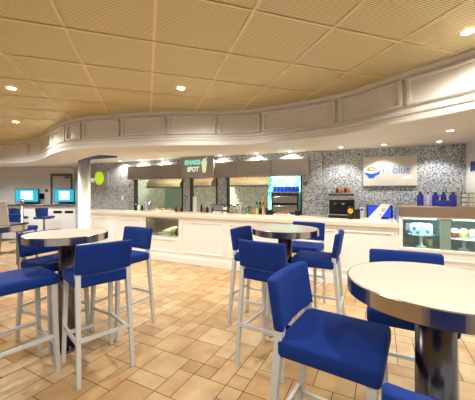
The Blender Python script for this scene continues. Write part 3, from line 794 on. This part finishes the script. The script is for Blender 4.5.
    for px, lab in ((270.5, 'squat black tub beside the sliced food tray'), (297.5, 'squat black tub near the tiled pier')):
        bm = bm_new(); lathe(bm, [(.05, 0), (.055, .09), (.05, .1), (0, .1)], n=20, cap=False); tag(obj('food_tub', bm, M['black'], None, on_counter(px, -.12), 0), lab, 'tub', 'black tubs by the oven')
hatch_things()

# ------------------------------------------------------------------ signs and plates on the wall
def sign_shake():
    t0 = -.212; a, b = S(WF, 181.5, t0), S(WF, 213.5, t0)
    Ym = Y_at(WF, 197, t0); zm = H + (HY-165.3)*Ym/F; hh = 23.5*Ym/F/2; w = (b-a)/2
    o = thing('lit_sign', 'grey sign with glowing mint lettering hung on the steel canopy', 'sign', W(WF, (a+b)/2, t0) + (zm,), WF['a'])
    bm = bm_new(); box(bm, -w, w, 0, .036, -hh, hh, .012); obj('panel', bm, M['grey'], o)
    k = w/.45
    text_mesh('lettering', 'SHAKE', .19*k, M['mintglow'], o, Matrix.Translation((-.28*w, -.006, .26*hh)) @ UPRIGHT, .005, 0, .012, (1.0*w, .42*hh))
    text_mesh('lettering', 'SPOT', .17*k, M['whiteglow'], o, Matrix.Translation((-.24*w, -.006, -.32*hh)) @ UPRIGHT, .005, .2, .006, (.78*w, .42*hh))
    bm = bm_new(); 
    pts = [(-.05, -.2), (.05, -.2), (.085, .05), (-.085, .05)]
    vs = [bm.verts.new((x*k, -.008, z*k)) for x, z in pts]; bm.faces.new(vs)
    vs2 = [bm.verts.new((x*k, .002, z*k)) for x, z in pts]
    for q in range(4): bm.faces.new((vs[q], vs[(q+1) % 4], vs2[(q+1) % 4], vs2[q]))
    for cx, cz, r in ((-.05, .1, .055), (.045, .1, .06), (0, .16, .06)):
        b2 = bmesh.new(); bmesh.ops.create_icosphere(b2, subdivisions=2, radius=r*k)
        for v in b2.verts: v.co = Vector((v.co.x + cx*k, v.co.y*.15-.004, v.co.z + cz*k))
        merge(bm, b2)
    bar(bm, (.03*k, -.006, .12*k), (.09*k, -.006, .27*k), .025*k, d0=.008, d1=.008)
    m = obj('milkshake_emblem', bm, M['creamglow'], o); m.location = (.44*w, 0, -.02); m.scale = (.8, 1, .8)
sign_shake()
def sign_cafe():
    t0 = .07; a, b = S(WF, 363.3, t0), S(WF, 417, t0)
    Ym = Y_at(WF, 390, t0); zm = H + (HY-171.2)*Ym/F; hh = 29.5*Ym/F/2; w = (b-a)/2
    o = thing('cafe_sign', 'pale sign board with blue cup emblem on the cafe wall', 'sign', W(WF, (a+b)/2, t0) + (zm,), WF['a'])
    bm = bm_new(); box(bm, -w, w, 0, .049, -hh, hh, .006); obj('panel', bm, M['beige'], o)
    sx = w
    text_mesh('lettering', 'java', .16, M['steelblue'], o, Matrix.Translation((-.185*sx, -.001, .011)) @ UPRIGHT, .003, .25, .012, (.65*sx, .155))
    text_mesh('lettering', 'java', .16*w/.5, M['whiteglow'], o, Matrix.Translation((-.20*sx, -.004, .015)) @ UPRIGHT, .004, .25, .0, (.62*sx, .15))
    text_mesh('lettering', 'blue', .165*w/.5, M['steelblue'], o, Matrix.Translation((.46*sx, -.004, .03)) @ UPRIGHT, .004, 0, .0, (.62*sx, .15))
    text_mesh('lettering', 'caf\u00e9', .10*w/.5, M['whiteglow'], o, Matrix.Translation((.68*sx, -.004, -.115)) @ UPRIGHT, .004, .2, .0)
    # cup emblem
    R = .112
    bm = bm_new()
    pts = [(R*math.cos(x), .85*R*math.sin(x)) for x in [PI + PI*k/16 for k in range(17)]]
    for yy in (-.012,):
        f = [bm.verts.new((x, yy, z)) for x, z in pts]; g2 = [bm.verts.new((x, .0, z)) for x, z in pts]
        bm.faces.new(f)
        for q in range(len(f)): bm.faces.new((f[q], f[(q+1) % len(f)], g2[(q+1) % len(f)], g2[q]))
    box(bm, -.05, .05, -.0125, 0, -.112, -.085)
    tube(bm, [(R*.85, -.006, -.0), (R*1.25, -.006, .0), (R*1.2, -.006, -.035), (R*.75, -.006, -.045)], .01, 6)
    e = obj('cup_emblem', bm, M['kblue'], o); e.location = (-.68*sx, 0, .0)
    def disc(rx, rz, y, z, m, n=24):
        bm = bm_new(); f = [bm.verts.new((rx*math.cos(2*PI*k/n), y, z + rz*math.sin(2*PI*k/n))) for k in range(n)]; bm.faces.new(f)
        g2 = [bm.verts.new((v.co.x, 0, v.co.z)) for v in f]
        for q in range(n): bm.faces.new((f[q], f[(q+1) % n], g2[(q+1) % n], g2[q]))
        d = obj('cup_emblem', bm, m, o); d.location = (-.68*sx, 0, 0)
    disc(R*1.12, R*.62, -.014, .035, M['whiteglow']); disc(R*.72, R*.40, -.017, .05, M['latte']); disc(R*.3, R*.16, -.019, .05, M['white'])
sign_cafe()
def sign_lime():
    t0 = -.05; a, b = S(WF, 86, t0), S(WF, 107.5, t0); Ym = Y_at(WF, 98, t0); zm = H + (HY-178.2)*Ym/F; hh = 18.5*Ym/F/2; w = (b-a)/2
    o = thing('lime_sign', 'grey wall sign with a glowing lime oval beside the white column', 'sign', W(WF, (a+b)/2, t0) + (zm,), WF['a'])
    bm = bm_new(); box(bm, -w, w, 0, .048, -hh, hh, .01); obj('panel', bm, M['grey'], o)
    cx = S(WF, 99.3, t0) - (a+b)/2; rx = (S(WF, 103.6, t0)-S(WF, 95, t0))/2; rz = 6.6*Ym/F
    bm = bm_new(); n = 32
    f = [bm.verts.new((cx + rx*math.cos(2*PI*k/n), -.012, rz*math.sin(2*PI*k/n))) for k in range(n)]; g2 = [bm.verts.new((v.co.x, .004, v.co.z)) for v in f]
    bm.faces.new(f)
    for q in range(n): bm.faces.new((f[q], f[(q+1) % n], g2[(q+1) % n], g2[q]))
    obj('lime_disc', bm, M['lime'], o)
    text_mesh('lettering', 'ay', .17, M['whiteglow'], o, Matrix.Translation((cx-rx-.09, -.005, -.03)) @ UPRIGHT, .004, 0, .005)
sign_lime()
def plates():
    def pl(px, y, w, h, m, label, fr=WF, t=-.012, cat='wall plate', name='wall_plate'):
        Y = Y_at(fr, px, t); z = H + (HY-y)*Y/F
        bm = bm_new(); box(bm, -w/2, w/2, 0, .011, -h/2, h/2, .003, 1); tag(obj(name, bm, m, None, W(fr, S(fr, px, t), t) + (z,), fr['a']), label, cat)
    pl(122.3, 197.5, .08, .12, M['white'], 'white power socket plate on the dark tiled wall', name='wall_socket', cat='socket')
    pl(129.5, 186, .06, .08, M['socket'], 'brown switch plate beside the grill hatch post')
    pl(305.2, 183.7, .08, .08, M['socket'], 'brown switch plate on the tiled pier beside the oven hatch')
    # blue lettering on the white side wall
    s = sR; o = thing('wall_lettering', 'navy blue raised lettering on the white side wall', 'lettering', W(WF, s-.004, -.20) + (1.87,), WF['a'] - PI/2)
    text_mesh('lettering', 'life', .2, M['blueprint'], o, Matrix.Translation((.0, 0, 0)) @ UPRIGHT, .003, .2, .012)
plates()

# ------------------------------------------------------------------ far computer desk
def far_desk():
    Yf = 8.85; x1 = ray(76.5)*Yf; x0 = -8.6
    o = thing('computer_desk', 'long white bar height computer desk along the far wall', 'desk', ((x0+x1)/2, Yf, 0))
    L = (x1-x0)/2
    bm = bm_new(); box(bm, -L, L, 0, .42, 1.03, 1.085, .01); obj('desktop', bm, M['steel'], o)
    bm = bm_new(); box(bm, -L+.03, L-.03, .06, .40, 0, 1.03); obj('body', bm, M['cream'], o)
    for px in (56.5, 68):
        x = ray(px)*Yf - (x0+x1)/2
        bm = bm_new()
        for k in range(5): box(bm, x-.12+k*.05, x-.09+k*.05, .05, .06, .82, .87)
        box(bm, x-.135, x+.13, .055, .062, .805, .885); obj('vent_grille', bm, M['dark'], o)
    def monitor(px, w, h, rz, label):
        Y = 9.0
        m = thing('desktop_computer', label, 'computer', (ray(px)*Y, Y, 1.0855), rz, 'computers on the far desk')
        bm = bm_new(); box(bm, -w/2-.025, w/2+.025, -.01, .03, .06, .06+h+.04, .008); obj('bezel', bm, M['black'], m)
        bm = bm_new(); box(bm, -w/2, w/2, -.015, -.009, .085, .085+h-.005); obj('screen', bm, M['scr'], m)
        bm = bm_new(); box(bm, -w*.26, w*.28, -.02, -.0145, .15, .03+h); obj('window_panel', bm, M['scrw'], m)
        bm = bm_new(); box(bm, -w*.4, w*.4, -.10, .06, 0, .022, .006); box(bm, -w*.3, w*.3, 0, .025, .015, .07); obj('stand', bm, M['black'], m)
    monitor(27, .72, .40, 0, 'black computer with bright cyan screen, beside the wall telephone')
    monitor(64.5, .66, .40, -.1, 'black computer with bright cyan screen, in front of the door')
    Y = 9.35; px = 42
    o = thing('wall_phone', 'black telephone on the white far wall', 'telephone', (ray(px)*Y, Y-.005, 1.2), 0)
    bm = bm_new(); box(bm, -.09, .09, -.05, 0, .05, .24, .012); obj('body', bm, M['black'], o)
    bm = bm_new(); tube(bm, [(-.05, -.07, .06), (-.05, -.085, .14), (-.05, -.07, .22)], .022, 8); obj('handset', bm, M['dark'], o)
    bm = bm_new(); box(bm, -.05, .05, -.012, 0, -.045, .045, .003, 1); tag(obj('wall_plate', bm, M['socket'], None, (ray(46.7)*Y, Y-.001, H + (HY-190.5)*Y/F), 0), 'small brown plate on far wall between telephone and door', 'wall plate')
far_desk()
def swivel_stool(px, Y, rz, label):
    o = thing('swivel_stool', label, 'stool', (ray(px)*Y, Y, 0), rz, 'blue swivel stools at the far desk')
    bm = bm_new(); lathe(bm, [(.2, 0), (.2, .012), (.06, .03), (.03, .04), (.03, .66), (.08, .69)]); obj('pedestal', bm, M['steel'], o)
    bm = bm_new(); box(bm, -.21, .21, -.2, .22, .69, .76, .025, 3); obj('seat', bm, M['shell'], o)
    bm = bm_new(); n = 16; rows = []
    for k in range(n+1):
        a = PI + PI*k/n*1.0
        rows.append([bm.verts.new((r*math.cos(a), .02 + r*math.sin(a), z)) for r, z in ((.215, .74), (.235, 1.0), (.20, 1.0), (.19, .74))])
    for r0, r1 in zip(rows, rows[1:]):
        for k in range(4): bm.faces.new((r0[k], r1[k], r1[(k+1) % 4], r0[(k+1) % 4])).smooth = False
    bm.faces.new(rows[0]); bm.faces.new(list(reversed(rows[-1]))); obj('backrest', bm, M['shell'], o)
    bm = bm_new(); lathe(bm, [(.15, .30), (.16, .31), (.15, .32)], cap=False); obj('foot_ring', bm, M['steel'], o)
swivel_stool(17.5, 8.3, -.7, 'blue swivel stool in front of desk, under computer by telephone')
swivel_stool(44, 8.3, -1.35, 'blue swivel stool turned sideways, before the door end of desk')

# ------------------------------------------------------------------ round bar tables
ZTB = 1.08
def table(x, y, label):
    o = thing('bar_table', label, 'table', (x, y, 0), 0, 'round bar tables')
    R = .345
    bm = bm_new(); lathe(bm, [(.0, -.006), (R-.006, -.006), (R-.004, 0), (0, 0.0)], z=ZTB, n=72, cap=False, smooth=False)
    obj('tabletop', bm, M['quartz'], o)
    bm = bm_new(); lathe(bm, [(.06, ZTB-.066), (R-.012, ZTB-.066), (R, ZTB-.062), (R, ZTB-.003), (R-.003, ZTB+.0005), (R-.006, ZTB)], n=96, cap=False)
    for f in bm.faces: f.smooth = False
    obj('rim', bm, M['rim'], o)
    bm = bm_new(); lathe(bm, [(.073, .006), (.073, ZTB-.067)], n=48); obj('pole', bm, M['pole'], o)
    bm = bm_new(); lathe(bm, [(.09, 0), (.09, .012), (.075, .02)], n=48); obj('base_ring', bm, M['pole'], o)
    return o
TL, TC, TR, TF = (-1.58, 2.60), (.502, 2.96), (.83, 1.175), (-2.83, 3.20)
table(*TL, 'round steel rimmed bar table in front of the white column')
table(*TC, 'round steel rimmed bar table standing before the oven hatch')
table(*TR, 'round steel rimmed bar table close up before the cake case')
table(*TF, 'round steel rimmed bar table holding the laptop')
def laptop():
    o = thing('laptop', 'beige backed laptop open on the round table at frame edge', 'laptop', (-2.715, 3.14, ZTB+.001), math.radians(172))
    bm = bm_new(); box(bm, -.19, .19, -.24, .0, 0, .018, .005); obj('keyboard_base', bm, M['black'], o)
    bm = bm_new(); b2 = bmesh.new(); box(b2, -.19, .19, 0, .012, .005, .285, .006); merge(bm, b2, 0, Matrix.Rotation(math.radians(-8), 4, 'X')); obj('lid', bm, mat('beige_plastic', (205, 196, 184), .5), o)
    o = thing('chrome_stand', 'slim chrome post stand near the edge of laptop table', 'stand', (-2.63, 3.42, ZTB+.001), 0)
    bm = bm_new(); lathe(bm, [(.045, 0), (.045, .008), (.014, .016), (.012, .24)], n=24); obj('post', bm, M['steel'], o)
    bm = bm_new(); lathe(bm, [(.02, .24), (.022, .25), (.022, .29), (.012, .30)], n=20); obj('head', bm, M['steel'], o)
laptop()

# ------------------------------------------------------------------ blue velvet bar stools
def stool_proto(label, legm):
    o = thing('bar_stool', label, 'bar stool', (0, 0, 0), 0)
    bm = bm_new(); b = bmesh.new()
    box(b, -.215, .215, -.2, .225, .715, .80, .022, 3)
    for f in b.faces: f.smooth = True
    for v in b.verts:
        if v.co.z > .76: v.co.z += .012*(1-(v.co.x/.215)**2)*(1-(v.co.y/.225)**2)
    merge(bm, b); obj('seat', bm, M['velvet'], o)
    # backrest: padded, gently curved and leaning back
    b = bmesh.new(); nx, nz = 10, 4
    def pt(i, k, side):
        x = -.214 + .428*i/nx; z = .825 + .232*k/nz
        y = -.182 - (z-.825)*.16 + .02*(x/.212)**2 + side
        return (x, y, z)
    F0 = [[b.verts.new(pt(i, k, .0)) for k in range(nz+1)] for i in range(nx+1)]
    B0 = [[b.verts.new(pt(i, k, -.05)) for k in range(nz+1)] for i in range(nx+1)]
    for i in range(nx):
        for k in range(nz):
            b.faces.new((F0[i][k], F0[i+1][k], F0[i+1][k+1], F0[i][k+1])); b.faces.new((B0[i][k], B0[i][k+1], B0[i+1][k+1], B0[i+1][k]))
    for i in range(nx):
        b.faces.new((F0[i][0], B0[i][0], B0[i+1][0], F0[i+1][0])); b.faces.new((F0[i][nz], F0[i+1][nz], B0[i+1][nz], B0[i][nz]))
    for k in range(nz):
        b.faces.new((F0[0][k], F0[0][k+1], B0[0][k+1], B0[0][k])); b.faces.new((F0[nx][k], B0[nx][k], B0[nx][k+1], F0[nx][k+1]))
    bmesh.ops.recalc_face_normals(b, faces=list(b.faces))
    es = [e for e in b.edges if len(e.link_faces) == 2 and e.calc_face_angle(0) > .8]
    bmesh.ops.bevel(b, geom=es, offset=.014, segments=3, profile=.5, affect='EDGES')
    for f in b.faces: f.smooth = True
    bm = bm_new(); merge(bm, b); obj('backrest', bm, M['velvet'], o)
    for sx in (-1, 1):
        bm = bm_new(); bar(bm, (sx*.183, .188, .718), (sx*.199, .215, 0), .036, .028); obj('leg', bm, legm, o)
        bm = bm_new(); bar(bm, (sx*.192, -.187, .84), (sx*.203, -.262, 0), .036, .028); obj('leg', bm, legm, o)
        bm = bm_new(); bar(bm, (sx*.192, .195, .30), (sx*.197, -.235, .30), .02, d0=.03); obj('stretcher', bm, legm, o)
    bm = bm_new(); bar(bm, (-.19, .20, .24), (.19, .20, .24), .02, d0=.03); obj('foot_rail', bm, legm, o)
    bm = bm_new(); bar(bm, (-.195, -.242, .34), (.195, -.242, .34), .02, d0=.03); obj('stretcher', bm, legm, o)
    return o
def stools():
    L = [
        ((.455, 1.325), -33, 'blue velvet bar stool facing sideways up close, with its whole seat showing'),
        ((1.02, 1.68), -117, 'blue velvet bar stool tucked behind the close up table, facing us'),
        ((.59, .672), 62, 'blue velvet bar stool of which only the backrest corner shows below table'),
        ((-1.21, 2.40), 134, 'blue velvet bar stool with its back to us, at the table before white column'),
        ((-1.745, 2.22), 53, 'blue velvet bar stool cut off at its backrest, seat pointing at the table pole'),
        ((-1.835, 2.825), -22, 'blue velvet bar stool behind the table by the column, facing sideways'),
        ((-1.25, 3.02), -119, 'blue velvet bar stool between the white column table and the counter niche'),
        ((.235, 3.11), -30, 'blue velvet bar stool at the oven hatch table, peeking out behind another backrest'),
        ((.31, 2.47), 57, 'blue velvet bar stool with its back to us at the oven hatch table'),
        ((.85, 3.58), -119, 'blue velvet bar stool on the counter side of the oven hatch table'),
        ((.83, 2.93), 155, 'blue velvet bar stool seen edge on, at oven hatch table near the cake case'),
    ]
    proto = None
    for (x, y), deg, lab in L:
        rz = math.radians(deg - 90)
        if proto is None:
            proto = stool_proto(lab, M['leg']); proto.location = (x, y, 0); proto.rotation_euler = (0, 0, rz); proto['group'] = 'blue velvet bar stools'
        else: copy_tree(proto, lab, (x, y, 0), rz)
    far = copy_tree(proto, 'blue bar stool with grey legs beyond the laptop table', (-4.25, 5.45, 0), math.radians(0))
    for ch in far.children:
        if ch.name.split('.')[0] in ('leg', 'stretcher', 'foot_rail', 'rear_rail'):
            ch.data = ch.data.copy(); ch.data.materials[0] = M['darkleg']
stools()

# ------------------------------------------------------------------ lamps
def spot(x, y, z, e, size=110, blend=.9, col=(1, .98, .945), r=.05, aim=None):
    la = bpy.data.lights.new('downlight_or_fill', 'SPOT'); la.energy = e; la.spot_size = math.radians(size); la.spot_blend = blend; la.color = col; la.shadow_soft_size = r
    o = bpy.data.objects.new('downlight_or_fill', la); COL.objects.link(o); o.location = (x, y, z)
    if aim: o.rotation_euler = (Vector(aim) - Vector((x, y, z))).to_track_quat('-Z', 'Y').to_euler()
    return o
def fixture(x, y, z, label, group, r=.045):
    o = thing('recessed_downlight', label, 'downlight', (x, y, z), 0, group)
    bm = bm_new(); lathe(bm, [(r, -.001), (r*1.35, -.004), (r*1.4, 0)], n=24, cap=False); obj('trim_ring', bm, M['white'], o)
    bm = bm_new(); lathe(bm, [(r, -.0015), (0, -.0015)], n=24, cap=False); obj('lamp', bm, M['lamp'], o)
E = 70
for x, y, lab in ((-2.48, 3.07, 'ceiling downlight above the laptop table'), (-3.58, 4.52, 'ceiling downlight near the bulkhead above the far computers'), (-.62, 3.07, 'ceiling downlight in the middle of the gold ceiling'), (1.64, 1.99, 'ceiling downlight by the bulkhead above cake case')):
    fixture(x, y, ZC-.004, lab, 'downlights in the gold ceiling', .04)
    spot(x, y, ZC-.03, E if x < 1 else E*.5, 165, .6)
for x, y in ((1.0, .9), (-.9, 1.3), (.2, -.6), (1.3, -.9)):  # extra beams out of view, added for illumination, without fixtures
    spot(x, y, ZC-.03, E*.85, 165, .6)
for x, y in ((-4.6, 2.8), (-5.8, 4.4), (-5.0, 5.0)):  # cool fill beams out of view, added to brighten the bulkhead
    spot(x, y, ZC-.03, E*1.1, 168, .5, col=(.93, .96, 1))
# soffit spots washing the tiles
wash = [(120, 'above the dark tiled wall by the lime sign'), (140, 'over canopy end at grill hatch'), (162, 'over the canopy above the grill hatch'), (220, 'over the canopy beside the mint lettered sign'), (256, 'over the canopy above the glass jars'), (290, 'over the canopy above the oven'),
        (341, 'over the espresso machine'), (384, 'over the cup emblem sign board'), (439.4, 'over the bottles on cake case')]
for px, lab in wash:
    t = -.27 if px > 330 else (-.13 if px > 125 else -.2)
    x, y = W(WF, S(WF, px, t), t)
    fixture(x, y, ZS-.0005, 'soffit downlight ' + lab, 'soffit downlights along the tiled wall', .035)
    spot(x, y, ZS-.02, 22 if px < 330 else 30, 110 if px > 330 else 150, .5, (1, .97, .93), .02, aim=(x + WF['v'][0]*.1, y + WF['v'][1]*.1, 1.2))
x, y = 2.87, 3.78
fixture(x, y, ZS-.0005, 'soffit downlight close to the bulkhead before the cake case', 'soffit downlights along the tiled wall', .04)
# lamps along the soffit that light the counter front
for px in (60, 105, 150, 200, 250, 300, 350, 400, 450):
    t = -.62; x, y = W(CF, S(CF, px, t), t)
    spot(x, y, ZS-.02, 42, 130, .9, (1, .98, .94), .05)
# far computer corner
for x, y in ((-7.2, 8.0), (-5.8, 8.0)): spot(x, y, ZS-.02, 115, 150, .9, (.93, .96, 1), .06)
# kitchen lamps
for px, t, e, c in ((158, .35, 140, (.95, 1, .88)), (204, .35, 95, (1, .95, .8)), (245, .35, 105, (1, .98, .85)), (288, .55, 32, (.8, 1, 1))):
    la = bpy.data.lights.new('kitchen_lamp', 'AREA'); la.size = .4; la.energy = e; la.color = c
    o = bpy.data.objects.new('kitchen_lamp', la); COL.objects.link(o); o.location = W(WF, S(WF, px, t), t) + (ZS-.02,)
    o.rotation_euler = (math.radians(25), 0, WF['a'])

# ------------------------------------------------------------------ world, camera, view
w = bpy.data.worlds.new('ambient'); SC.world = w; w.use_nodes = True
bg = w.node_tree.nodes['Background']; bg.inputs['Color'].default_value = (.97, .98, 1, 1); bg.inputs['Strength'].default_value = .55
cam = bpy.data.cameras.new('camera'); co = bpy.data.objects.new('camera', cam); COL.objects.link(co)
co.location = (0, 0, H); co.rotation_euler = (PI/2, 0, 0)
cam.sensor_fit = 'HORIZONTAL'; cam.sensor_width = 36; cam.lens = 36*F/475; cam.shift_y = -7/475; cam.clip_start = .05; cam.clip_end = 60
SC.camera = co
vs = SC.view_settings; vs.view_transform = 'Standard'; vs.look = 'None'; vs.exposure = 0.26; vs.gamma = 1; vs.use_curve_mapping = False
